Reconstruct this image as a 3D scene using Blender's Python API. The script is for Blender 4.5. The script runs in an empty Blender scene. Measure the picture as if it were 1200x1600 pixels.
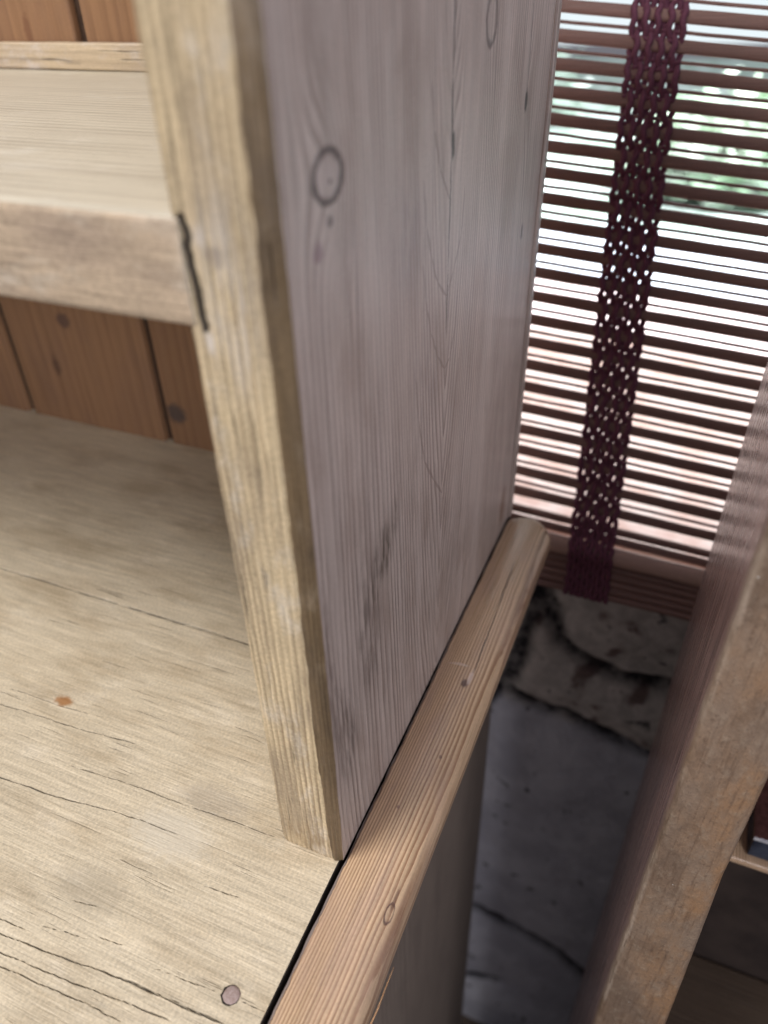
import bpy, bmesh, math, random
import numpy as np
from mathutils import Vector, Matrix, noise
random.seed(7)
S = bpy.context.scene
COL = S.collection
# ------------------------------------------------------------------ camera
cam = bpy.data.cameras.new('camera'); camo = bpy.data.objects.new('camera', cam); COL.objects.link(camo)
RT = ((0.92167589, 0.38736619, -0.02147049), (0.21100355, -0.54695249, -0.81013608), (-0.32556266, 0.74215255, -0.58584857))
m = Matrix.Identity(4)
for i in range(3):
    m[i][0] = RT[0][i]; m[i][1] = -RT[1][i]; m[i][2] = -RT[2][i]
m[0][3], m[1][3], m[2][3] = 0.0814758748, -0.135004527, 0.283011969
camo.matrix_world = m
cam.sensor_fit = 'VERTICAL'; cam.sensor_height = 9.3; cam.sensor_width = 7.0
cam.lens = 1168.2 / 1600 * 9.3
cam.clip_start = 0.005; cam.clip_end = 200
cam.dof.use_dof = True; cam.dof.focus_distance = 0.298; cam.dof.aperture_fstop = 1.85
S.camera = camo
S.cycles.max_bounces = 6; S.cycles.diffuse_bounces = 3; S.cycles.glossy_bounces = 2
# ------------------------------------------------------------------ world and lamps
w = bpy.data.worlds.new('World'); S.world = w; w.use_nodes = True
bg = w.node_tree.nodes['Background']; bg.inputs[0].default_value = (0.90, 0.89, 1.0, 1); bg.inputs[1].default_value = 0.20
S.view_settings.view_transform = 'Standard'; S.view_settings.look = 'None'; S.view_settings.gamma = 1; S.view_settings.exposure = 0
def area(name, loc, target, size, power, col):
    l = bpy.data.lights.new(name, 'AREA'); l.shape = 'RECTANGLE'; l.size, l.size_y = size; l.energy = power; l.color = col
    o = bpy.data.objects.new(name, l); COL.objects.link(o); o.location = loc
    o.rotation_euler = (Vector(target) - Vector(loc)).to_track_quat('-Z', 'Y').to_euler()
    return o
area('room_window_light', (-0.75, -0.72, 1.65), (-0.1, 0.0, 0.05), (0.8, 0.8), 33, (1.0, 0.96, 0.90))
area('front_right_fill', (0.85, -1.15, 0.62), (0.0, 0.1, 0.1), (0.6, 0.6), 15, (0.93, 0.93, 1.0))  # unseen fill lamp added to lift the outer face and front edge
area('garden_daylight', (0.3, 4.6, 4.5), (0.3, 4.3, -0.9), (6, 4.4), 1050, (0.93, 0.98, 1.0)).data.spread = math.radians(110)

# ------------------------------------------------------------------ node helpers
class X:
    def __init__(s, nt, k): s.nt, s.k = nt, k
    def _m(s, op, *a, clamp=False):
        n = s.nt.nodes.new('ShaderNodeMath'); n.operation = op; n.use_clamp = clamp
        for i, v in enumerate(a):
            if isinstance(v, X): s.nt.links.new(v.k, n.inputs[i])
            else: n.inputs[i].default_value = float(v)
        return X(s.nt, n.outputs[0])
    def __add__(s, o): return s._m('ADD', s, o)
    __radd__ = __add__
    def __mul__(s, o): return s._m('MULTIPLY', s, o)
    __rmul__ = __mul__
    def __sub__(s, o): return s._m('SUBTRACT', s, o)
    def __rsub__(s, o): return s._m('SUBTRACT', o, s)
    def __truediv__(s, o): return s._m('DIVIDE', s, o)
    def frac(s): return s._m('FRACT', s)
    def abs(s): return s._m('ABSOLUTE', s)
    def pow(s, e): return s._m('POWER', s, e)
    def sqrt(s): return s._m('SQRT', s)
    def exp(s): return s._m('EXPONENT', s)
    def sin(s): return s._m('SINE', s)
    def max(s, o): return s._m('MAXIMUM', s, o)
    def min(s, o): return s._m('MINIMUM', s, o)
    def clamp(s): return s._m('ADD', s, 0, clamp=True)
    def step(s, a, b):                      # smoothstep a..b
        n = s.nt.nodes.new('ShaderNodeMapRange'); n.interpolation_type = 'SMOOTHSTEP'
        s.nt.links.new(s.k, n.inputs[0]); n.inputs[1].default_value = a; n.inputs[2].default_value = b
        return X(s.nt, n.outputs[0])
def comb(nt, a, b, c):
    n = nt.nodes.new('ShaderNodeCombineXYZ')
    for i, v in enumerate((a, b, c)):
        if isinstance(v, X): nt.links.new(v.k, n.inputs[i])
        else: n.inputs[i].default_value = v
    return X(nt, n.outputs[0])
def noi(nt, v, scale=1, detail=2, rough=.5):
    n = nt.nodes.new('ShaderNodeTexNoise'); nt.links.new(v.k, n.inputs['Vector'])
    n.inputs['Scale'].default_value = scale; n.inputs['Detail'].default_value = detail; n.inputs['Roughness'].default_value = rough
    return X(nt, n.outputs['Fac'])
def mixc(nt, f, a, b, mode='MIX'):
    n = nt.nodes.new('ShaderNodeMix'); n.data_type = 'RGBA'; n.blend_type = mode
    for i, v in ((0, f), (6, a), (7, b)):
        if isinstance(v, X): nt.links.new(v.k, n.inputs[i])
        elif i == 0: n.inputs[0].default_value = v
        else: n.inputs[i].default_value = (*v, 1)
    return X(nt, n.outputs[2])
def seg_group(taper=True):
    g = bpy.data.node_groups.new('crack', 'ShaderNodeTree')
    for nm, ty in (('P', 'NodeSocketVector'), ('A', 'NodeSocketVector'), ('B', 'NodeSocketVector'), ('W', 'NodeSocketFloat')):
        g.interface.new_socket(nm, in_out='INPUT', socket_type=ty)
    g.interface.new_socket('M', in_out='OUTPUT', socket_type='NodeSocketFloat')
    gi = g.nodes.new('NodeGroupInput'); go = g.nodes.new('NodeGroupOutput')
    def vm(op, a, b=None, out=0):
        n = g.nodes.new('ShaderNodeVectorMath'); n.operation = op; g.links.new(a, n.inputs[0])
        if b is not None: g.links.new(b, n.inputs[3 if op == 'SCALE' else 1])
        return n.outputs[out]
    pa = vm('SUBTRACT', gi.outputs[0], gi.outputs[1]); ba = vm('SUBTRACT', gi.outputs[2], gi.outputs[1])
    t = (X(g, vm('DOT_PRODUCT', pa, ba, 1)) / X(g, vm('DOT_PRODUCT', ba, ba, 1))).clamp()
    d = X(g, vm('LENGTH', vm('SUBTRACT', pa, vm('SCALE', ba, t.k)), None, 1))
    wd = X(g, gi.outputs[3]) if not taper else X(g, gi.outputs[3]) * ((t * 3.14159).sin().max(0.0).pow(0.45) + 0.02)
    q = d / wd
    o = (1.0 - q.step(0.45, 1.0))
    g.links.new(o.k, go.inputs[0])
    return g
SEG = seg_group(); SEGK = seg_group(False)
def seg(nt, P, a, b, wd, keep=False):
    n = nt.nodes.new('ShaderNodeGroup'); n.node_tree = SEGK if keep else SEG
    nt.links.new(P.k, n.inputs[0]); n.inputs[1].default_value = (*a, 0); n.inputs[2].default_value = (*b, 0); n.inputs[3].default_value = wd
    return X(nt, n.outputs[0])
def polyline_mask(nt, P, lines, keep=False):
    r = None
    for pts, wd in lines:
        for a, b in zip(pts[:-1], pts[1:]):
            k = seg(nt, P, a, b, wd, keep); r = k if r is None else r.max(k)
    return r
def base(name, rand=False):
    mt = bpy.data.materials.new(name); mt.use_nodes = True; nt = mt.node_tree
    bs = nt.nodes['Principled BSDF']
    tc = nt.nodes.new('ShaderNodeTexCoord')
    v = tc.outputs['Object']
    if rand:
        oi = nt.nodes.new('ShaderNodeObjectInfo'); va = nt.nodes.new('ShaderNodeVectorMath'); va.operation = 'MULTIPLY_ADD'
        nt.links.new(oi.outputs['Random'], va.inputs[0]); va.inputs[1].default_value = (7.3, 3.1, 5.7); nt.links.new(v, va.inputs[2]); v = va.outputs[0]
    sp = nt.nodes.new('ShaderNodeSeparateXYZ'); nt.links.new(v, sp.inputs[0])
    return mt, nt, bs, X(nt, v), [X(nt, sp.outputs[i]) for i in range(3)]
def gauss(a, g, a0, g0, sa, sg):
    x = (a - a0) / sa; y = (g - g0) / sg
    return ((x * x + y * y) * -1.0).exp()
def finish(nt, bs, col, h, rough=.55, bump=.0004, spec=.4, strength=1.0):
    nt.links.new(col.k, bs.inputs['Base Color'])
    if isinstance(rough, X): nt.links.new(rough.k, bs.inputs['Roughness'])
    else: bs.inputs['Roughness'].default_value = rough
    bs.inputs['Specular IOR Level'].default_value = spec
    if h is not None:
        b = nt.nodes.new('ShaderNodeBump'); b.inputs['Distance'].default_value = bump; b.inputs['Strength'].default_value = strength
        nt.links.new(h.k, b.inputs['Height']); nt.links.new(b.outputs[0], bs.inputs['Normal'])

def wood(name, along, across, light, dark, spacing=.0022, ring=.7, wobble=.5, drift=1.0, blotch=None, blotch_amt=.5, fib=.25,
         knots=(), cracks=(), crack_col=(.02, .014, .012), spots=(), field=None, rough=.5, bump=.0004, spec=.45, rand=False, dash=0., worn=None, ringmod=True, attr=None, crack_keep=False, fl=9, pore_amt=.6, soft=(), lip=None):
    """along / across: component index of the grain direction and of the direction across it"""
    mt, nt, bs, P, c = base(name, rand)
    g = c[along]; a = c[across]; t = c[3 - along - across]
    ge = comb(nt, a * 1.0, g * 0.08, t)
    dist = noi(nt, ge, 25, 2) - 0.5
    dist2 = noi(nt, comb(nt, a, g * 0.25, t), 220, 2) - 0.5
    f = a + t * 0.55 if field is None else field(nt, a, g, t)
    f = f + dist * (0.02 * wobble) + dist2 * (0.0012 * wobble)
    for (a0, g0, sa, sg, amp) in knots:
        f = f + gauss(a, g, a0, g0, sa * 2.2, sg * 2.6) * amp
    s = (f / spacing).frac()
    line = s.step(0.25, 0.9) * (1.0 - s.step(0.92, 1.0))
    if ringmod: line = line * (noi(nt, comb(nt, a, g * 0.12, t), 90, 3).step(.3, .65) * .75 + .25)
    fibre = noi(nt, comb(nt, a * 1400, g * 45, t * 1400), 1, 3, .6)
    fib2 = noi(nt, comb(nt, a * 420, g * fl, t * 420), 1, 3, .6)
    col = mixc(nt, (line * ring).clamp(), light, dark)
    if blotch:
        b1 = noi(nt, comb(nt, a * 1.0, g * 0.35, t), 45, 4, .62).step(.42, .72)
        col = mixc(nt, (b1 * blotch_amt).clamp(), col, blotch)
    if worn:
        b2 = noi(nt, comb(nt, a * 1.0 + 3.3, g * 0.5, t), 60, 4, .68).step(.52, .75)
        col = mixc(nt, b2 * .55, col, worn)
    v = (fibre - .5) * fib * 1.6 + (fib2 - .5) * fib * 2.2 + 1.0
    pore = noi(nt, comb(nt, a * 900, g * 900, t * 900), 1, 2, .6) - .5
    v = v + pore * fib * pore_amt * 2
    vv = comb(nt, v, v, v); col = mixc(nt, 1.0, col, vv, 'MULTIPLY')
    h = fibre * .5 - line * (ring * .45) + fib2 * .5
    if dash:
        dn = noi(nt, comb(nt, a * 700, g * 24, t * 700), 1, 2, .5).step(.63, .72) * noi(nt, comb(nt, a, g * .5, t), 40, 2).step(.42, .6)
        col = mixc(nt, dn * dash, col, crack_col); h = h - dn * 1.2
    for (a0, g0, ra, rg, cc, amt, kind) in spots:       # kind: 'ring' 'blob'
        x = (a - a0) / ra; y = (g - g0) / rg
        r = (x * x + y * y).sqrt() + (noi(nt, comb(nt, a, g, t), 350, 3) - .5) * (.9 if kind == 'blob' else .28)
        mk = (1.0 - r.step(.45, 1.1)) if kind == 'blob' else r.step(.66, .94) * (1.0 - r.step(.98, 1.22)) * (noi(nt, comb(nt, a, g, t), 130, 2).step(.25, .5) * .6 + .4)
        if kind == 'smudge':
            mk = (1.0 - r.step(.2, 1.2)) * noi(nt, comb(nt, a * 500, g * 60, t * 500), 1, 3, .6).step(.35, .65)
        col = mixc(nt, mk * amt, col, cc)
        if kind == 'ring': h = h - mk * .6
    if lip:
        lm = 1.0 - (a + (noi(nt, comb(nt, 0.0, g, 0.0), 160, 4, .7) - .5) * .0022).step(lip[0] - .0003, lip[0] + .0002)
        col = mixc(nt, lm * .8, col, lip[1]); h = h - lm * 2.0
    if soft:
        P3 = comb(nt, a + (noi(nt, comb(nt, a * .3, g, t), 200, 2) - .5) * .0018, g, 0.0)
        col = mixc(nt, polyline_mask(nt, P3, soft) * .55, col, dark)
    if cracks:
        P2 = comb(nt, a + (noi(nt, comb(nt, a * .3, g, t), 260, 3, .6) - .5) * .0016, g, 0.0)
        ck = polyline_mask(nt, P2, cracks, crack_keep)
        if not crack_keep: ck = ck * (noi(nt, comb(nt, a * .4, g, t), 180, 2).step(.22, .5) * .5 + .5)
        col = mixc(nt, ck * .93, col, crack_col); h = h - ck * 4.0
    if attr:
        at = nt.nodes.new('ShaderNodeAttribute'); at.attribute_name = attr; ck = X(nt, at.outputs['Fac']).clamp()
        col = mixc(nt, ck * .95, col, crack_col)
    ro = (fib2 - .5) * .25 + rough
    finish(nt, bs, col, h, ro, bump, spec)
    return mt

# ------------------------------------------------------------------ mesh helpers
def link(name, me, mat, parent=None, smooth=False):
    o = bpy.data.objects.new(name, me); COL.objects.link(o)
    if mat: me.materials.append(mat)
    if parent: o.parent = parent; o.location = -Vector(parent.location) if parent.type == 'EMPTY' else (0, 0, 0)
    if smooth:
        for p in me.polygons: p.use_smooth = True
    return o
def thing(name, label, cat, loc=(0, 0, 0), group=None):
    o = bpy.data.objects.new(name, None); COL.objects.link(o); o.location = loc; o.empty_display_size = .02
    o['label'] = label; o['category'] = cat
    if group: o['group'] = group
    return o
def tag(o, label, cat): o['label'] = label; o['category'] = cat; return o
def grid_mesh(name, V, nu, nv, closed_u=False, caps=False):
    """V: (nv, nu, 3) array"""
    me = bpy.data.meshes.new(name); F = []
    for j in range(nv - 1):
        for i in range(nu if closed_u else nu - 1):
            i2 = (i + 1) % nu
            F.append((j * nu + i, j * nu + i2, (j + 1) * nu + i2, (j + 1) * nu + i))
    if caps: F.append(tuple(range(nu))[::-1]); F.append(tuple((nv - 1) * nu + i for i in range(nu)))
    me.from_pydata([tuple(v) for v in np.asarray(V).reshape(-1, 3)], [], F); me.validate(); me.update()
    return me
def sweep_profile(name, prof, zs, axis, wob=0.0, wf=60, seed=0, mat=None, parent=None, cap_in=0.0, sub=None, smooth=True, taper=None):
    """closed 2D profile swept along axis (0,1,2) with a slightly worn, uneven surface"""
    prof = np.array(prof); n = len(prof)
    zs = list(zs); V = np.zeros((len(zs), n, 3)); oth = [k for k in range(3) if k != axis]
    cen = prof.mean(0)
    for j, z in enumerate(zs):
        P = prof if taper is None else taper(prof, z)
        for i in range(n):
            p = [0, 0, 0]; p[oth[0]], p[oth[1]] = P[i]; p[axis] = z
            d = Vector(P[i]) - Vector(cen)
            if wob:
                q = Vector((p[0] + seed * 1.7, p[1], p[2])); s = [wf, wf, wf]; s[axis] = wf * .35
                q = Vector((q.x * s[0], q.y * s[1], q.z * s[2]))
                k = noise.noise(q) * wob + noise.noise(q * 3.7) * wob * .5 + noise.noise(q * 11) * wob * .25
                d.normalize(); p[oth[0]] += d.x * k; p[oth[1]] += d.y * k
            V[j, i] = p
    me = grid_mesh(name, V, n, len(zs), True, True)
    bm = bmesh.new(); bm.from_mesh(me); bmesh.ops.recalc_face_normals(bm, faces=bm.faces); bm.to_mesh(me); bm.free()
    o = link(name, me, mat, parent, smooth)
    if smooth: me.set_sharp_from_angle(angle=math.radians(50))
    return o
def rrect(x0, x1, y0, y1, r, k=5, dens=None):
    """rounded rectangle; r = radii for corners (x0y0, x1y0, x1y1, x0y1)"""
    P = []
    if not hasattr(r, '__len__'): r = (r,) * 4
    for (cx, cy, a0), rr in zip(((x0, y0, 180), (x1, y0, 270), (x1, y1, 0), (x0, y1, 90)), r):
        ccx = cx + (rr if cx == x0 else -rr); ccy = cy + (rr if cy == y0 else -rr)
        for i in range(k + 1):
            a = math.radians(a0 + 90 * i / k); P.append((ccx + rr * math.cos(a), ccy + rr * math.sin(a)))
    if dens:
        Q = []
        for a, b in zip(P, P[1:] + P[:1]):
            L = math.dist(a, b); m_ = max(1, int(L / dens))
            for i in range(m_): Q.append((a[0] + (b[0] - a[0]) * i / m_, a[1] + (b[1] - a[1]) * i / m_))
        P = Q
    return P
def frange(a, b, st): n = max(1, int(round((b - a) / st))); return [a + (b - a) * i / n for i in range(n + 1)]
def board(name, x, y, z, axis, r, mat, parent, wob=.00015, step=.004, seed=0, dens=.004):
    R = [x, y, z]; o = [k for k in range(3) if k != axis]
    zs = frange(R[axis][0], R[axis][1], step)
    return sweep_profile(name, rrect(*R[o[0]], *R[o[1]], r, 4, dens), zs, axis, wob, 60, seed, mat, parent)
def tube(name, pts, rad, mat, parent, k=8):
    V = []; pts = [Vector(p) for p in pts]
    for i, p in enumerate(pts):
        d = (pts[min(i + 1, len(pts) - 1)] - pts[max(i - 1, 0)]).normalized()
        up = Vector((0, 1, 0)) if abs(d.y) < .9 else Vector((1, 0, 0))
        a = d.cross(up).normalized(); b = d.cross(a)
        r = rad(i / (len(pts) - 1)) if callable(rad) else rad
        V.append([p + (a * math.cos(2 * math.pi * j / k) + b * math.sin(2 * math.pi * j / k)) * r for j in range(k)])
    me = grid_mesh(name, V, k, len(pts), True, True); return link(name, me, mat, parent, True)

# ------------------------------------------------------------------ materials
Xa, Ya, Za = 0, 1, 2
M_top = wood('worktop_pine', Xa, Ya, (.63, .54, .405), (.45, .365, .25), spacing=.0042, ring=.16, wobble=.8, blotch=(.45, .36, .245), blotch_amt=.8, fib=.31, fl=24, pore_amt=1.3,
    worn=(.74, .65, .52), dash=.06, rough=.48, bump=.0004, spec=.35,
    spots=[(.0235, -.160, .0035, .0055, (.36, .16, .05), .9, 'blob'), (-.0145, -.070, .012, .022, (.70, .64, .54), .5, 'blob'),
           (-.045, -.085, .010, .02, (.34, .29, .22), .4, 'blob'), (.005, -.062, .008, .02, (.36, .31, .26), .35, 'blob')],
    attr='crack')
TOPCRACKS = [([(.0889, -.44), (.0889, -.2675), (.0894, -.178)], .0016), ([(.0894, -.185), (.0899, -.1358), (.0893, -.05)], .0011),
            ([(-.0215, -.24), (-.0205, -.1561), (-.0184, -.1239)], .0011), ([(-.0187, -.13), (-.0153, -.1025), (-.0143, -.0877)], .0008), ([(-.0143, -.095), (-.0132, -.068)], .0005),
            ([(-.0037, -.1317), (-.0014, -.0917), (-.0002, -.0568), (.0005, -.03)], .0006),
            ([(.02, -.1911), (.0205, -.163), (.023, -.1361)], .0006), ([(.0095, -.22), (.0106, -.1878), (.0137, -.1396), (.0165, -.1088)], .0008),
            ([(-.072, -.15), (-.0708, -.1048), (-.0665, -.0617), (-.0655, -.0395), (-.0641, -.0128)], .0008), ([(-.068, -.13), (-.0659, -.0952)], .0006),
            ([(-.0765, -.14), (-.0757, -.0999), (-.0731, -.068), (-.0713, -.0438), (-.0698, -.0266)], .0007),
            ([(-.081, -.12), (-.0767, -.0622), (-.0768, -.0456)], .0007), ([(-.066, -.0557), (-.0648, -.0352), (-.0637, -.0118)], .0006),
            ([(-.0589, -.0471), (-.0564, -.02)], .0004), ([(-.0562, -.0107), (-.0558, -.0012)], .0004),
            ([(-.0505, -.0878), (-.049, -.0784)], .0005), ([(-.0626, -.0944), (-.0596, -.0745)], .0004), ([(-.0579, -.0715), (-.0568, -.0606)], .0004),
            ([(-.027, -.045), (-.026, -.028)], .0004)]
def panel_field(nt, a, g, t):
    # cathedral figure: nested V tips pointing down round a = .111, steeper at the sides, straight grain far from it
    x = (a - .1115); xs = (x * x + .0000008).sqrt()
    fall = (xs * xs * -480.0).exp()
    return xs * .95 - (g - .08) * fall * .150 + t * .5 + (noi(nt, comb(nt, a, g * .1, 0.0), 30, 2) - .5) * .012
M_side = wood('rack_side_pine', Za, Ya, (.51, .425, .385), (.19, .135, .115), spacing=.0032, ring=.8, wobble=.75, blotch=(.31, .235, .20), blotch_amt=.7, fib=.32,
    rough=.40, bump=.0005, spec=.5, field=panel_field, ringmod=True,
    knots=[(.0247, .2463, .0050, .0065, .010), (.15, .2695, .004, .012, .008), (.2065, .2387, .003, .008, .006), (.113, .2377, .003, .01, .006)],
    spots=[(.0247, .2463, .0074, .0056, (.05, .032, .032), .9, 'ring'), (.0247, .2463, .0058, .0042, (.46, .38, .36), .6, 'blob'), (.0255, .2450, .0012, .0009, (.05, .02, .015), .8, 'blob'), (.0174, .2316, .003, .003, (.22, .13, .15), .7, 'blob'),
           (.0242, .2365, .002, .0018, (.07, .05, .05), .7, 'blob'),
           (.15, .2695, .0062, .0075, (.07, .045, .045), .8, 'ring'), (.2065, .2387, .0030, .0048, (.03, .02, .02), .95, 'blob'), (.1131, .2377, .0020, .0052, (.03, .02, .02), .9, 'blob'),
           (.218, .1839, .0022, .0042, (.05, .03, .03), .8, 'blob'), (.050, .120, .009, .014, (.05, .035, .02), .95, 'smudge'), (.060, .128, .004, .010, (.05, .035, .02), .8, 'smudge'), (.042, .112, .004, .016, (.05, .04, .03), .7, 'smudge'),
           (.035, .095, .012, .04, (.08, .06, .05), .6, 'smudge'), (.014, .065, .010, .03, (.07, .055, .05), .7, 'smudge'), (.228, .0215, .007, .016, (.20, .09, .04), .75, 'blob'),
           (.09, .165, .02, .03, (.16, .12, .12), .35, 'smudge'), (.075, .22, .018, .02, (.17, .14, .15), .3, 'smudge'), (.005, .10, .006, .06, (.12, .09, .08), .5, 'smudge')],
    soft=[([(.0866, .2083), (.0892, .1958), (.0949, .1822), (.1025, .1702), (.1107, .1621), (.1164, .1643), (.1224, .1751), (.123, .1886)], .0009),
          ([(.0862, .233), (.0892, .2185), (.0944, .2079), (.1008, .1975), (.1107, .19), (.1177, .1968), (.1249, .2073), (.1273, .2227)], .0009),
          ([(.0806, .1718), (.0831, .1545), (.0899, .1331), (.1014, .1178), (.112, .105), (.122, .125), (.128, .16)], .0010), ([(.0915, .2593), (.0947, .2452), (.1008, .2335), (.1113, .222)], .0009)],
    cracks=[([(.1113, .29), (.111, .2569), (.1117, .2375)], .0007), ([(.1117, .2375), (.1113, .1992), (.1112, .176)], .0005), ([(.2065, .285), (.2068, .2387)], .0004), ([(.30, .4), (.30, .3)], .0005)])
M_edge = wood('rack_edge_pine', Za, Xa, (.60, .475, .30), (.22, .145, .08), spacing=.0021, ring=.75, wobble=.5, blotch=(.31, .24, .165), blotch_amt=.9, fib=.46, fl=18, pore_amt=1.0,
    worn=(.70, .66, .60), dash=.35, rough=.5, bump=.0006, spec=.4,
    spots=[(-.0195, .238, .004, .003, (.66, .62, .60), .4, 'smudge'), (-.020, .2140, .003, .004, (.74, .71, .70), .6, 'smudge'), (-.014, .225, .008, .03, (.62, .57, .52), .5, 'smudge'), (-.016, .234, .003, .003, (.22, .18, .16), .5, 'blob'),
           (-.013, .012, .014, .010, (.20, .12, .05), .6, 'smudge'), (-.006, .095, .006, .02, (.16, .12, .09), .5, 'smudge')],
    cracks=[([(-.0248, .2413), (-.0225, .2414)], .0005), ([(-.0227, .2416), (-.0218, .2375), (-.0226, .2352), (-.0221, .230), (-.0216, .2245), (-.0213, .2172)], .00125)], crack_keep=True)
M_shelf = wood('shelf_pine', Xa, Ya, (.60, .545, .44), (.36, .315, .245), spacing=.0050, ring=.65, wobble=.6, blotch=(.50, .45, .36), blotch_amt=.4, fib=.18, worn=(.70, .66, .58), rough=.42, spec=.35, bump=.0005)
M_shelf_face = wood('shelf_edge_pine', Xa, Za, (.48, .37, .26), (.42, .32, .225), spacing=.007, ring=.10, wobble=.7, blotch=(.33, .25, .19), blotch_amt=.7, fib=.36, fl=70, pore_amt=1.0, worn=(.64, .57, .47), rough=.55, spec=.3, bump=.0005)
M_lath = wood('lath_pine', Xa, Za, (.52, .41, .28), (.26, .18, .12), spacing=.003, ring=.6, wobble=.8, blotch=(.36, .29, .24), blotch_amt=.6, fib=.3, worn=(.62, .58, .58), rough=.45, spec=.5, dash=.6)
M_back = wood('back_board_pine', Za, Xa, (.29, .16, .085), (.17, .085, .045), spacing=.009, ring=.45, wobble=1.2, blotch=(.22, .125, .08), blotch_amt=.5, fib=.18, rough=.6, spec=.25,
    spots=[(-.3333, .0855, .0075, .007, (.10, .06, .05), .75, 'blob'), (-.2487, .0266, .010, .010, (.07, .06, .06), .8, 'blob'), (-.3526, .0478, .004, .010, (.11, .06, .04), .8, 'blob'), (-.2975, .26, .003, .01, (.16, .07, .04), .6, 'blob')])
M_mould = wood('moulding_pine', Ya, Xa, (.65, .46, .295), (.30, .16, .09), spacing=.00145, ring=.9, wobble=.55, blotch=(.42, .285, .225), blotch_amt=.6, fib=.28, rough=.30, spec=.9, bump=.00022, ringmod=False, lip=(.0014, (.26, .235, .25)),
    spots=[(.0172, .1035, .0022, .0035, (.10, .05, .04), .9, 'blob'), (.0185, .108, .0012, .006, (.75, .60, .52), .7, 'blob'), (.011, .1145, .006, .0010, (.74, .62, .56), .6, 'blob'),
           (.0245, -.010, .0014, .0040, (.12, .07, .06), .9, 'ring'), (.0245, -.004, .0007, .006, (.15, .08, .06), .7, 'blob'), (.02, .06, .0010, .0012, (.14, .08, .07), .7, 'blob'), (.012, .03, .0008, .0010, (.2, .1, .08), .7, 'blob')],
    cracks=[([(.0159, .2024), (.0175, .16), (.0191, .1112)], .00035)])
M_base = wood('base_side_pine', Za, Ya, (.26, .21, .175), (.15, .115, .10), spacing=.006, ring=.5, wobble=.8, blotch=(.18, .145, .125), blotch_amt=.5, fib=.15, rough=.6, spec=.3)
M_slat = wood('blind_slat_wood', Xa, Za, (.27, .15, .125), (.15, .075, .06), spacing=.0011, ring=.6, wobble=.4, fib=.25, rough=.42, spec=.5, rand=True)
M_rail = wood('blind_rail_wood', Xa, Za, (.55, .36, .30), (.30, .16, .12), spacing=.002, ring=.5, wobble=.4, fib=.2, rough=.4, spec=.5)
M_cab_side = wood('cabinet_side_wood', Za, Ya, (.32, .205, .185), (.13, .075, .07), spacing=.0012, ring=.7, wobble=.4, blotch=(.12, .08, .08), fib=.5, rough=.27, spec=.7, bump=.0003)
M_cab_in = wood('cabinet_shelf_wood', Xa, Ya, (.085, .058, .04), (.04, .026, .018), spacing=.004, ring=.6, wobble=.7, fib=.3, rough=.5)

def mat_cord():
    mt, nt, bs, P, c = base('tape_cotton')
    n = (noi(nt, P, 900, 3)); col = mixc(nt, n, (.11, .036, .058), (.25, .10, .15))
    finish(nt, bs, col, noi(nt, P, 2500, 2), .85, .0003, .2); return mt
def mat_cabinet_edge():
    mt, nt, bs, P, c = base('cabinet_edge_scraped')
    big = noi(nt, comb(nt, c[0], c[1], c[2] * .5), 60, 4, .65); mid = noi(nt, comb(nt, c[0], c[1], c[2] * .6), 260, 4, .62); fine = noi(nt, P, 1300, 2)
    col = mixc(nt, (big.step(.35, .68) * (c[0].step(.116, .134) * .6 + .35)).clamp(), (.23, .165, .12), (.28, .16, .085))
    col = mixc(nt, noi(nt, comb(nt, c[0] + 9, c[1], c[2] * .45), 38, 4, .6).step(.46, .62) * .65, col, (.135, .092, .065))
    col = mixc(nt, mid.step(.50, .70) * .4, col, (.32, .25, .185))
    col = mixc(nt, noi(nt, comb(nt, c[0] + 2, c[1], c[2] * .7), 420, 2).step(.60, .72) * .5, col, (.10, .065, .045))
    col = mixc(nt, noi(nt, comb(nt, c[0] + 5, c[1], c[2]), 240, 1).step(.79, .80) * .8, col, (.8, .78, .75))
    # pale line of bare wood along the worn corner, purple-brown side beyond it
    edge = c[0] + (noi(nt, comb(nt, 0.0, 0.0, c[2]), 40, 4) - .5) * .003
    pale = edge.step(.1108, .1122) * (1.0 - edge.step(.1125, .1140)) * noi(nt, comb(nt, c[0], c[1], c[2] * .3), 90, 3).step(.35, .55)
    side = 1.0 - edge.step(.1108, .1122)
    streak = noi(nt, comb(nt, c[0] * 1800, c[1] * 1800, c[2] * 60), 1, 3, .6)
    sc = mixc(nt, streak.step(.35, .7), (.17, .105, .095), (.36, .25, .225))
    col = mixc(nt, side, col, sc)
    col = mixc(nt, pale * .6, col, (.46, .37, .30))
    gr = noi(nt, comb(nt, c[0] * 620, c[1] * 620, c[2] * 38), 1, 4, .65)
    col = mixc(nt, (gr.step(.50, .68) * .55 * (1.0 - side)), col, (.12, .075, .05))
    v = (fine - .5) * .5 + 1.0; col = mixc(nt, 1.0, col, comb(nt, v, v, v), 'MULTIPLY')
    h = (mid * 1.0 + big * .8 + fine * .22 - gr * .8) * (1.0 - side * .8) + streak * side * .5
    finish(nt, bs, col, h, (mid - .5) * .3 + .38, .0008, .45); return mt
def mat_plain(name, ca, cb, scale, rough=.7, bump=.0005, spec=.3):
    mt, nt, bs, P, c = base(name); n = noi(nt, P, scale, 4, .6)
    finish(nt, bs, mixc(nt, n.step(.3, .7), ca, cb), noi(nt, P, scale * 5, 3), rough, bump, spec); return mt
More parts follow.
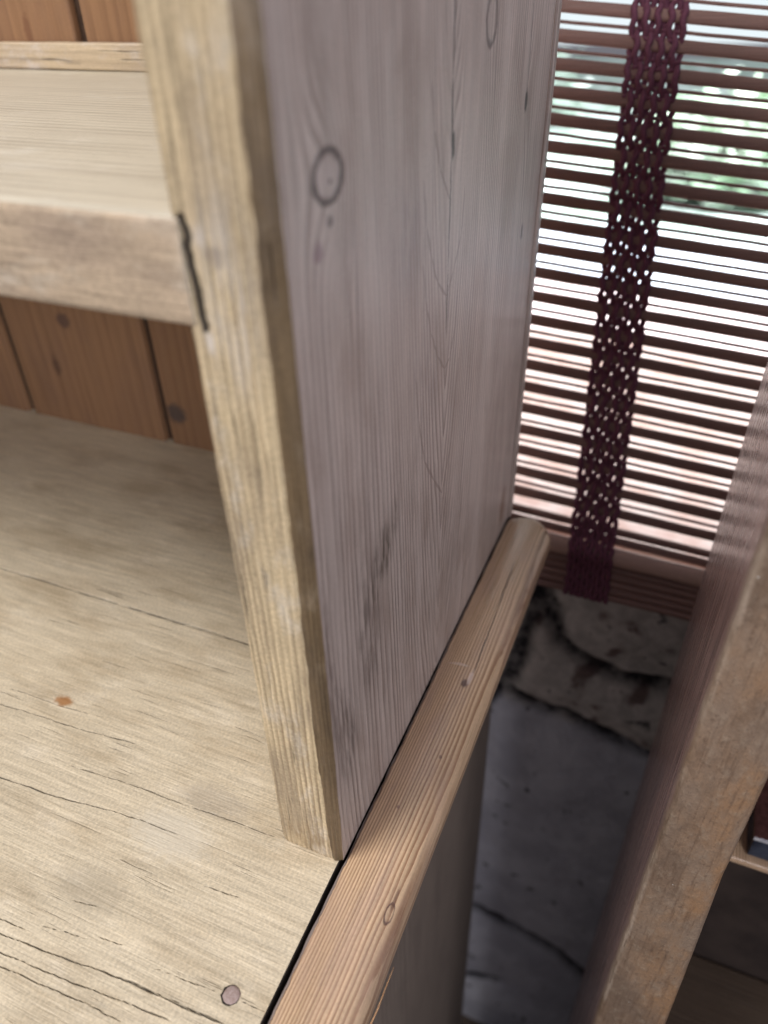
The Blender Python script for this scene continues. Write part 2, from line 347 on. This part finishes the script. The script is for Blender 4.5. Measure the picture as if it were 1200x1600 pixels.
def mat_wall():
    mt, nt, bs, P, c = base('whitewashed_stone')
    at = nt.nodes.new('ShaderNodeAttribute'); at.attribute_name = 'joint'; j = X(nt, at.outputs['Fac'])
    at2 = nt.nodes.new('ShaderNodeAttribute'); at2.attribute_name = 'upper'; u = X(nt, at2.outputs['Fac'])
    n1 = noi(nt, P, 18, 4, .6); n2 = noi(nt, P, 90, 4, .65)
    col = mixc(nt, n1.step(.35, .65), (.46, .46, .52), (.60, .60, .66))
    col = mixc(nt, u * .85, col, mixc(nt, n2.step(.35, .65), (.46, .42, .38), (.66, .60, .55)))
    col = mixc(nt, u * noi(nt, P, 34, 3).step(.56, .68) * .8, col, (.10, .045, .04))
    col = mixc(nt, noi(nt, P, 60, 3).step(.66, .72) * .8, col, (.03, .03, .035))
    col = mixc(nt, (j * (noi(nt, P, 70, 4, .7) * 2.0 - .15)).clamp(), col, (.02, .018, .022))
    finish(nt, bs, col, n2 + noi(nt, P, 400, 3) * .3, .85, .003, .2); return mt
M_cord = mat_cord(); M_cab_edge = mat_cabinet_edge(); M_wall = mat_wall()
M_nail = mat_plain('nail_steel', (.34, .24, .22), (.46, .36, .34), 900, .5, .0003, .4)
M_groove = mat_plain('shadowed_tongue', (.05, .028, .018), (.08, .045, .028), 200, .8); M_dark = mat_plain('recess_shade', (.02, .016, .014), (.04, .03, .025), 200, .8)

# ------------------------------------------------------------------ setting
me = bpy.data.meshes.new('floor'); me.from_pydata([(-3, -3, -.93), (3, -3, -.93), (3, .36, -.93), (-3, .36, -.93)], [], [(0, 1, 2, 3)])
M_floor = mat_plain('floor_boards', (.07, .05, .04), (.12, .09, .07), 12, .6)
o = link('floor', me, M_floor); o['kind'] = 'structure'
me = bpy.data.meshes.new('patio'); me.from_pydata([(-8, .62, -.9), (9, .62, -.9), (9, 14, -.9), (-8, 14, -.9)], [], [(0, 1, 2, 3)])
def mat_patio():
    mt, nt, bs, P, c = base('pale_paving'); n = noi(nt, P, 1.4, 3)
    col = mixc(nt, n.step(.35, .65), (.50, .53, .60), (.66, .70, .76))
    band = (c[1] + (n - .5) * .5); b = (band.step(2.62, 2.72) * (1.0 - band.step(3.25, 3.4))).max(1.0 - band.step(1.75, 1.95))
    col = mixc(nt, b * .8, col, (.62, .46, .44))
    g = band.step(4.0, 4.6); col = mixc(nt, g * .8, col, mixc(nt, noi(nt, P, 3.5, 3).step(.4, .6), (.20, .30, .20), (.55, .62, .58)))
    finish(nt, bs, col, None, .8); return mt
o = link('patio', me, mat_patio()); o['kind'] = 'structure'
# sky beyond the garden: a curved pale backdrop that gives off the daylight seen between the slats
n_ = 24; V = []
for j in range(10):
    e = -6 + j * 8.5
    V.append([(14 * math.cos(math.radians(180 * i / n_)) + .5, 1.5 + 13 * math.sin(math.radians(180 * i / n_)), math.tan(math.radians(e)) * 7 if e < 70 else 20) for i in range(n_ + 1)])
me = grid_mesh('sky', V, n_ + 1, 10); mt = bpy.data.materials.new('overcast_sky'); mt.use_nodes = True; nt = mt.node_tree; nt.nodes.clear()
em = nt.nodes.new('ShaderNodeEmission'); out = nt.nodes.new('ShaderNodeOutputMaterial'); em.inputs[0].default_value = (.86, .96, 1, 1); em.inputs[1].default_value = 1.0
nt.links.new(em.outputs[0], out.inputs[0]); o = link('sky', me, mt, smooth=True); o['kind'] = 'structure'

# rubble wall below the window, one connected surface; joints follow the stones
J = [([(.018, -.1141), (.037, -.165), (.0562, -.1784), (.0859, -.189), (.1406, -.1825), (.24, -.19)], .011), ([(.0, -.06), (.018, -.1141), (.008, -.165), (-.0017, -.2261)], .013),  # second joint: mortar plus painted shade of the gap behind the dresser
     ([(-.05, -.215), (-.0164, -.224), (.0055, -.2441), (.035, -.2524), (.0515, -.249), (.0865, -.2628), (.1284, -.2725), (.25, -.28)], .0085),
     ([(-.06, -.63), (-.0099, -.6413), (.0382, -.65), (.0937, -.6674), (.1319, -.70), (.2, -.76)], .013), ([(-.04, -.835), (-.0096, -.8246), (.0246, -.8019)], .012),
     ([(-.0017, -.2261), (-.03, -.30), (-.02, -.45), (-.035, -.63)], .006), ([(.24, -.28), (.26, -.45), (.24, -.74)], .008), ([(-.3, -.2), (-.12, -.25), (-.05, -.215)], .008), ([(-.16, -.24), (-.2, -.5), (-.035, -.6)], .008),
     ([(.24, -.19), (.4, -.22), (.6, -.21)], .008), ([(.25, -.45), (.45, -.5), (.6, -.48)], .008)]
xs = np.array(frange(-.42, .62, .004)); zs = np.array(frange(-.95, -.055, .004)); XX, ZZ = np.meshgrid(xs, zs)
ND = np.zeros_like(XX)
for j in range(XX.shape[0]):
    for i in range(XX.shape[1]):
        q = Vector((XX[j, i], ZZ[j, i], 0)); ND[j, i] = noise.noise(q * 28) * .5 + noise.noise(q * 80) * .3
joint = np.zeros_like(XX); low = np.zeros_like(XX)
for pts, wd in J:
    for a, b in zip(pts[:-1], pts[1:]):
        a = np.array(a); b = np.array(b); ba = b - a
        t = np.clip(((XX - a[0]) * ba[0] + (ZZ - a[1]) * ba[1]) / (ba @ ba), 0, 1)
        d = np.hypot(XX - a[0] - t * ba[0], ZZ - a[1] - t * ba[1]) + ND * .006
        joint = np.maximum(joint, np.clip(1.6 - d / (wd * .62), 0, 1)); low = np.maximum(low, np.exp(-np.clip(d, 0, 9) ** 2 / (2 * (wd * 2.2) ** 2)))
Y = .31 + low * .009 + joint * .006 - ND * .0022
me = grid_mesh('stone_wall', np.stack([XX, Y, ZZ], -1), len(xs), len(zs))
a1 = me.attributes.new('joint', 'FLOAT', 'POINT'); a1.data.foreach_set('value', joint.ravel().astype('f'))
up = np.clip((ZZ + .262 - (-.12) * (XX - .05)) / .01 + 0, 0, 1)
a2 = me.attributes.new('upper', 'FLOAT', 'POINT'); a2.data.foreach_set('value', up.ravel().astype('f'))
wt = thing('stone_wall', 'dark whitewashed rubble stone wall with black joints beneath the blind', 'wall', (0.1, .31, -.95))
link('stone_face', me, M_wall, wt, True)
board('core', (-.42, .62), (.335, .60), (-.95, -.062), 2, .004, M_wall, wt, 0, .2, dens=None)
board('reveal', (-.60, -.42), (.30, .60), (-.95, 2.4), 2, .004, M_wall, wt, 0, .2, dens=None)
board('reveal', (.62, 1.6), (.30, .60), (-.95, 2.4), 2, .004, M_wall, wt, 0, .2, dens=None)
board('spill_blocker', (-.419, .619), (.452, .60), (.43, 2.4), 2, .004, M_wall, wt, 0, .2, dens=None)  # unseen wall added to stop the garden lamp spilling over the blind
M_sill = mat_plain('terracotta_sill', (.48, .30, .25), (.62, .50, .46), 30, .6)
tag(board('window_sill', (-.41, .61), (.298, .66), (-.060, -.040), 0, .004, M_sill, None, .0004, .05), 'pink terracotta window sill hidden behind the foot of the blind', 'sill')

# shrubs outside
def shrub(loc, r, n, seed, label, cols):
    rnd = random.Random(seed); t = thing('shrub', label, 'shrub', loc, 'shrubs outside the window')
    mt, nt, bs, P, c = base('leaf_%d' % seed); finish(nt, bs, mixc(nt, noi(nt, P, 5, 2).step(.35, .65), *cols), None, .6, .001, .2)
    V, F = [], []
    for i in range(n):
        d = Vector((rnd.gauss(0, 1), rnd.gauss(0, 1), rnd.gauss(0, 1))).normalized() * (r * rnd.random() ** .4) * (1 + .3 * noise.noise(Vector((i * .1, seed, 0))))
        p = Vector(loc) + Vector((d.x * 1.3, d.y, abs(d.z + r * .2) * 1.05 + .05)); a = rnd.random() * 6.28; s = rnd.uniform(.05, .10)
        u = Vector((math.cos(a), math.sin(a), rnd.uniform(-.6, .6))) * s; v = u.cross(Vector((rnd.gauss(0, 1), rnd.gauss(0, 1), rnd.gauss(0, 1))).normalized()) * .6
        k = len(V); V += [p - u, p + v, p + u, p - v]; F.append((k, k + 1, k + 2, k + 3))
    me = bpy.data.meshes.new('foliage'); me.from_pydata(V, [], F); link('foliage', me, mt, t)
    tube('stem', [Vector(loc), Vector(loc) + Vector((.02, .02, r * .5)), Vector(loc) + Vector((0, 0, r))], lambda s: .04 - .02 * s, M_base, t)
shrub((.02, 5.2, -.9), .45, 1100, 3, 'blurred light green shrub outside, seen between slats right of the woven tape', ((.36, .50, .34), (.70, .75, .66)))
shrub((-1.9, 7.6, -.9), .55, 900, 4, 'farther blurred blue green shrub outside, seen between the slats', ((.45, .56, .48), (.70, .75, .70)))

# ------------------------------------------------------------------ dresser base
T = .026
db = thing('pine_dresser', 'pale worn pine worktop and side of the dresser base with rounded edge strip', 'dresser', (-.25, .08, -.93))
def plank(y0, y1, nm):
    """top plank with the drying cracks sunk into its surface"""
    xs = np.array(frange(-.62, -.46, .02) + frange(-.458, -.0026, .0012) + [-.0017, -.0015]); ys = np.array([y0, y0 + .0002] + frange(y0 + .0006, y1 - .0006, .00028) + [y1 - .0002, y1])
    XX, YY = np.meshgrid(xs, ys); M = np.zeros_like(XX)
    rs = np.random.RandomState(3)
    ph = rs.rand(8) * 6.28
    wob = (.00022 * np.sin(XX * 110 + ph[0] + YY * 90) + .00010 * np.sin(XX * 410 + ph[1] + YY * 260)) + .00005 * np.sin(XX * 1100 + ph[2])
    for pts, wd in TOPCRACKS:
        for k, (a, b) in enumerate(zip(pts[:-1], pts[1:])):
            sel = (YY > min(a[0], b[0]) - .003) & (YY < max(a[0], b[0]) + .003)
            if not sel.any(): continue
            gx, gy = XX[sel], YY[sel] + wob[sel]
            ba = np.array((b[1] - a[1], b[0] - a[0])); t = np.clip(((gx - a[1]) * ba[0] + (gy - a[0]) * ba[1]) / (ba @ ba), 0, 1)
            d = np.hypot(gx - a[1] - t * ba[0], gy - a[0] - t * ba[1])
            e = 1.0
            if k == 0: e = e * np.clip(t * 4, 0, 1) ** .7
            if k == len(pts) - 2: e = e * np.clip((1 - t) * 4, 0, 1) ** .7
            ww = wd * .27 * (.25 + .75 * e) * (.75 + .35 * np.sin(gx * 300 + wd * 9e4) * np.sin(gx * 117))
            M[sel] = np.maximum(M[sel], np.clip(1.5 - d / np.maximum(ww, 5e-5), 0, 1) * (e ** .4))
    Z = -.0008 * M 
    for k_ in (0, -1): Z[k_] -= .0005
    Z[:, -1] -= .0002
    nu, nv = len(xs), len(ys); me = bpy.data.meshes.new(nm)
    idx = np.arange(nu * nv).reshape(nv, nu)
    F = np.stack([idx[:-1, :-1], idx[:-1, 1:], idx[1:, 1:], idx[1:, :-1]], -1).reshape(-1, 4)
    Vt = np.stack([XX, YY, Z], -1).reshape(-1, 3)
    ring = list(idx[0, :]) + list(idx[1:, -1]) + list(idx[-1, -2::-1]) + list(idx[-2:0:-1, 0])
    Vb = Vt[ring].copy(); Vb[:, 2] = -.022; nb = len(ring); o0 = len(Vt)
    Fs = [(ring[i], o0 + i, o0 + (i + 1) % nb, ring[(i + 1) % nb]) for i in range(nb)]
    me.from_pydata(np.vstack([Vt, Vb]).tolist(), [], F.tolist() + Fs + [tuple(range(o0 + nb - 1, o0 - 1, -1))])
    a_ = me.attributes.new('crack', 'FLOAT', 'POINT'); a_.data.foreach_set('value', np.concatenate([M.ravel(), np.zeros(nb)]).astype('f'))
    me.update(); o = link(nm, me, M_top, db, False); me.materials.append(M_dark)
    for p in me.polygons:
        if len(p.vertices) == 4 and p.normal.x > .5: p.material_index = 1  # right end coloured near-black for the shade in the gap
    return o
wt0 = plank(-.115, .0888, 'worktop')
plank(.0894, .262, 'worktop')
board('side_panel', (-.022, .0015), (-.10, .246), (-.93, -.0235), 2, .0015, M_base, db, .0002, .02, 3, .01)
# edge strip: rounded, slightly proud of the top
prof = [(.0003, -.0235), (.0003, -.018), (.0003, -.012), (.0003, -.006), (.0003, -.0015), (.0004, -.0005), (.0009, .0001)]
for i in range(1, 8): x = .0009 + .0016 * i; prof.append((x, .0001 + .0030 * math.sin(min(1, (x - .0014) / .0125) * math.pi / 2)))
for i in range(1, 16):
    a = math.radians(90 - 11.25 * i); p = 2.3; cx, sx = math.cos(a), math.sin(a)
    prof.append((.0126 + .0171 * abs(cx) ** (2 / p), -.0105 + .0136 * math.copysign(abs(sx) ** (2 / p), sx)))
prof = prof[::-1]
def mould_taper(pr, y):
    e = (.2505 - y) / .012; k = 1.0 if e > 1 else math.sqrt(max(0.02, 1 - (1 - e) ** 2)) * .75 + .25
    out = []
    for (x, z) in pr:
        xx = .0157 + (x - .0157) * (k if x > .0157 else .5 + .5 * k); zz = -.0105 + (z + .0105) * (k * .4 + .6)
        if x < .004: xx += noise.noise(Vector((y * 90, 0, 3))) * .0006 + noise.noise(Vector((y * 300, 0, 3))) * .0003
        out.append((xx, zz))
    return np.array(out)
zs_ = frange(-.12, .236, .003) + frange(.2372, .2505, .0012)
sweep_profile('edge_strip', prof, zs_, 1, .00022, 50, 5, M_mould, db, taper=mould_taper)
# nail in the worktop
V = []
for (r, z) in ((.0029, -.001), (.0030, .0003), (.0026, .0006), (.0012, .00065)):
    V.append([(-.0151 + r * math.cos(a * .5236) * (1 + .06 * math.sin(a * 2)), -.0557 + r * math.sin(a * .5236), z) for a in range(12)])
link('nail_head', grid_mesh('nail_head', V, 12, 4, True, True), M_nail, wt0, True)
V = []
for (r, z) in ((.0033, .0001), (.0033, .00022), (.0028, .00024)):
    V.append([(-.0154 + r * math.cos(a * .3927) * (1 + .08 * math.sin(a * 3)), -.0559 + r * math.sin(a * .3927), z) for a in range(16)])
link('nail_hole', grid_mesh('nail_hole', V, 16, 3, True, True), M_dark, wt0)
# ------------------------------------------------------------------ plate rack on top
rk = thing('plate_rack', 'pine shelf rack standing on the worktop with thick side board and knotty grey outer face', 'shelf rack', (-.2, .12, 0))
def rack_side():
    zs = frange(.0006, .44, .0022); V = []
    # profile in XY: along the inner face, the front face, chamfer, outer face, back
    fx = [-T, -T + .0006, -T + .002] + frange(-T + .004, -.0085, .0018); n = 0
    for z in zs:
        row = []
        ch = .0050 + .0009 * noise.noise(Vector((z * 30, 1, 0))) + .0005 * noise.noise(Vector((z * 160, 5, 0)))      # worn chamfer on the outer corner
        ch *= 1.0 - .35 * max(0, (.05 - z) / .05)
        lo = .0016 * max(0, 1 - z / .006) ** 2                                                                    # scuffed foot
        nz = lambda k, s=1.0: (noise.noise(Vector((k, z * 220, 2))) * .00022 + noise.noise(Vector((k * 3, z * 60, 7))) * .0003) * s
        row.append((-T, .246, z)); row.append((-T, .12, z)); row.append((-T + nz(1), .02, z)); row.append((-T + nz(1) + lo, .0025, z)); row.append((-T + .0002 + nz(2) + lo, .0008, z))
        for x in frange(-T + .0012, -ch, (T - ch - .0012) / 11.01):
            row.append((x + (lo if x < -.02 else 0), nz(x * 300) + lo * .6, z))
        for k in range(1, 6):
            t = k / 6; row.append((-ch + ch * t + nz(40 + t, .6) - .0002, (t ** 1.35) * ch * .50 + nz(50 + t, .8) + lo * .3, z))
        row.append((0.0 + nz(60, .3), ch * .58, z))
        for y in (.012, .02, .04, .08, .12, .16, .2, .24): row.append((nz(y * 20, .15), y, z))
        row.append((0, .246, z))
        n = len(row); V.append(row)
    me = grid_mesh('side_panel', V, n, len(zs), True, True)
    bm = bmesh.new(); bm.from_mesh(me); bmesh.ops.recalc_face_normals(bm, faces=bm.faces); bm.to_mesh(me); bm.free()
    o = link('side_panel', me, M_side, rk, True); me.materials.append(M_edge); me.materials.append(M_chamfer)
    nc = n - 10                                  # columns: inner face, front, 5 on the chamfer, 10 on the outer face and back
    for k, p in enumerate(me.polygons):
        c_ = k % n if k < n * (len(zs) - 1) else 0
        p.material_index = 1 if c_ < nc - 6 else (2 if c_ < nc else 0)
    me.set_sharp_from_angle(angle=math.radians(35))
M_chamfer = wood('rack_chamfer_pine', Za, Xa, (.175, .12, .065), (.07, .04, .022), spacing=.0016, ring=.5, wobble=.5, blotch=(.09, .065, .045), blotch_amt=.8, fib=.5, worn=(.34, .27, .19), dash=.5, rough=.36, bump=.0008, spec=.5)
rack_side()
board('side_panel', (-.86, -.834), (0, .246), (.0006, .44), 2, .001, M_edge, rk, 0, .05, dens=None)
sh = board('shelf', (-.834, -T + .0022), (.0, .2465), (.2172, .242), 0, (.0018, .0008, .0005, .0022), M_shelf, rk, .00018, .006, 6, .004)
sh.data.materials.append(M_shelf_face)
for p in sh.data.polygons:
    if p.center.y < .0019 and abs(p.normal.z) < .75: p.material_index = 1
# the shelf front stands a hair proud of the side board
for v in sh.data.vertices:
    if v.co.y < .02: v.co.y -= .0007
board('lath', (-.834, -T - .0002), (.2395, .2470), (.2422, .2552), 0, .0012, M_lath, rk, .0003, .006, 8, .004)
JX = [-.834, -.662, -.528, -.395, -.261, -.127, .0012]
for i in range(6):
    a, b = JX[i] + .0032, JX[i + 1] - (.0034 if i < 5 else 0)
    bb = board('back_board', (a, b), (.2478 if i < 5 else .2466, .2585 if i < 5 else .2540), (0.0001, .44), 2, (.0022, .0022, .001, .001) if i < 5 else .0012, M_back if i < 5 else M_side, rk, .0001, .04, 9 + i, .02)
    if i == 5: bb.data.materials.append(M_back)
    if i == 5:
        for p in bb.data.polygons:
            if p.center.x < -.01: p.material_index = 1
    if i < 5: board('tongue', (b - .0002, b + .0070), (.2525, .2575), (0.0001, .44), 2, .0003, M_dark if i % 2 == 0 else M_groove, rk, 0, .1, dens=None)

# ------------------------------------------------------------------ second cabinet on the right
cb = thing('wooden_cabinet', 'worn cabinet at right with scraped orange brown front edge and dark purple side', 'cabinet', (.30, .14, -.93))
def cab_profile(pr, z):
    return np.array([(x + (y - .05) * .035 + max(0, min(.006, -(z + .0) * .035)) * (1 if x > .125 else 0), y + noise.noise(Vector((x * 60, z * 25, 1))) * .0006) for x, y in pr])
P = rrect(.1112, .1372, .05, .226, (.0032, .0022, .001, .001), 6, .003)
o = sweep_profile('side_panel', P, frange(-.93, -.30, .03) + frange(-.297, .30, .003), 2, .0005, 60, 4, M_cab_side, cb, taper=cab_profile)
o.data.materials.append(M_cab_edge)
for p in o.data.polygons:
    if p.center.y < .0555: p.material_index = 1
P = rrect(.56, .586, .05, .226, .002, 4, None); sweep_profile('side_panel', P, frange(-.93, .30, .1), 2, 0, 60, 4, M_cab_side, cb)
M_cab_dark = mat_plain('cabinet_inner_shade', (.025, .018, .016), (.05, .036, .03), 25, .6)  # back panel colour darkened to hold the shade inside the cabinet
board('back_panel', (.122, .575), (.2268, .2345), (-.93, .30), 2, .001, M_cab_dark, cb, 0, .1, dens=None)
board('shelf', (.1455, .559), (.150, .2255), (-.1345, -.1295), 0, .0012, M_mould, cb, .0002, .02)
board('shelf', (.1455, .559), (.056, .2255), (-.40, -.385), 0, .0015, M_cab_in, cb, .0002, .02)
M_blue = mat_plain('dark_blue_card', (.012, .016, .028), (.05, .06, .085), 90, .5); M_white = mat_plain('pale_chipped_paint', (.30, .30, .34), (.55, .53, .52), 300, .6)
bx = thing('box', 'small dark blue box with a chipped pale rim on the cabinet shelf', 'box', (.20, .175, -.1293))
board('body', (.1745, .2415), (.1535, .20), (-.1292, -.112), 0, .002, M_blue, bx, .0006, .003, 2, .004)
M_lid = mat_plain('dark_red_lacquer', (.05, .018, .015), (.10, .04, .035), 200, .45)
lid = board('lid', (.1735, .2425), (.1525, .201), (-.1118, -.1085), 0, .0010, M_lid, bx, .0006, .003, 3, .004); lid.data.materials.append(M_white)
for p in lid.data.polygons:
    if p.normal.y < -.6: p.material_index = 1

# ------------------------------------------------------------------ blind
bl = thing('roll_up_blind', 'dark brown reed roll up blind with bright gaps and a woven maroon tape', 'blind', (.04, .279, -.0795))
UU = Vector((0, .2873, .9578)); NN = Vector((0, -.9578, .2873))
def bp_(x, s, n=0.0):
    k = -.028 - .17 * max(0, s - .05) + (.035 * max(0, 1 - s / .06) if s < .06 else 0)
    v = s + k * (x - .005)
    z = (v - .0868) / 1.044
    return Vector((x, .302 + .3 * z, z)) + NN * n
def slat(name, s, hw, ht, mat, seed, wobv=.00022, n0=0.0):
    V = []
    for x in frange(-.125, .42, .006):
        ds = noise.noise(Vector((x * 14, seed * 3.1, 0))) * wobv * 1.6 + noise.noise(Vector((x * 60, seed * 3.1, 4))) * wobv * .6
        hh = hw * (1 + .08 * noise.noise(Vector((x * 25, seed * 1.3, 9))))
        row = []
        for i in range(12):
            a = 2 * math.pi * i / 12; c, q = math.cos(a), math.sin(a)
            row.append(bp_(x, s + ds + hh * math.copysign(abs(c) ** .7, c), n0 + ht * math.copysign(abs(q) ** .7, q)))
        V.append(row)
    return link(name, grid_mesh(name, V, 12, len(V), True, True), mat, bl, True)
PER = .01440; s0 = .0700
for k in range(29):                     # s0 + k*PER is the upper edge of the k-th pair of gaps
    top = s0 + k * PER
    slat('slat', top + .0028, .00355, .0011, M_slat, k + 1)
    if k: slat('stick', top - .0048 + random.uniform(-.0003, .0003), .00098, .0009, M_slat, k + 40, .0004)
slat('slat', .0600, .0030, .0016, M_slat, 81); slat('slat', .0530, .0028, .0022, M_slat, 82)
slat('bottom_rail', .0415, .0066, .0045, M_rail, 83, .0001, .001)
for i, s in enumerate((.0318, .0262, .0206, .0150, .0094)): slat('slat', s, .00275, .0020, M_slat if i % 2 else M_rail2, 84 + i) if False else slat('slat', s, .00285, .0022, M_slat, 84 + i)
# tape: cords that snake over and under the slats
def tape_x(s): return .0519 - .0685 * (s - .03)
NC = 9
for c in range(NC):
    off = (c - (NC - 1) / 2) * .00335; pts = []
    n = 420
    for i in range(n):
        s = .006 + (.492 - .006) * i / (n - 1)
        ph = (s - s0) / PER * math.pi + (math.pi if c % 2 else 0)
        xw = .00055 * math.sin((s / PER) * math.pi * 2 * 1.5 + c * 1.9) + .0005 * noise.noise(Vector((s * 160, c * 7.7, 0)))
        amp = .0021 if s > .068 else .0028 + .0038 * math.exp(-((s - .0415) / .008) ** 2)
        pts.append(bp_(tape_x(s) + off + xw, s, amp * math.cos(ph) if s > .068 else amp))
    tube('tape_cord', pts, .00180, M_cord, bl, 7)
# weft loops of the tape between the slats
for k in range(29):
    for dd in (-.0003, -.0050, -.0094):
        s = s0 + k * PER + dd - .0002
        if s < .068: continue
        if dd == -.0003: continue
        pts = [bp_(tape_x(s) + x, s + .00045 * math.sin(x * 1900 + k), .0011 * math.sin(x * 940 + k * 2 + dd * 900)) for x in frange(-.0145, .0145, .0005)]
        tube('tape_weft', pts, .00105, M_cord, bl, 6)

# ------------------------------------------------------------------ stray fibre by the edge strip
M_straw = mat_plain('straw', (.55, .28, .12), (.65, .38, .2), 300, .5)
fb = tube('fibre', [Vector((.0327, -.0477, .002)), Vector((.0335, -.042, .0035)), Vector((.0338, -.036, .0055)), Vector((.0345, -.0298, .009))], lambda t: .00022 * (1 - t * .6), M_straw, None, 6)
tag(fb, 'thin curved orange straw fibre sticking out beside the rounded edge strip', 'fibre')
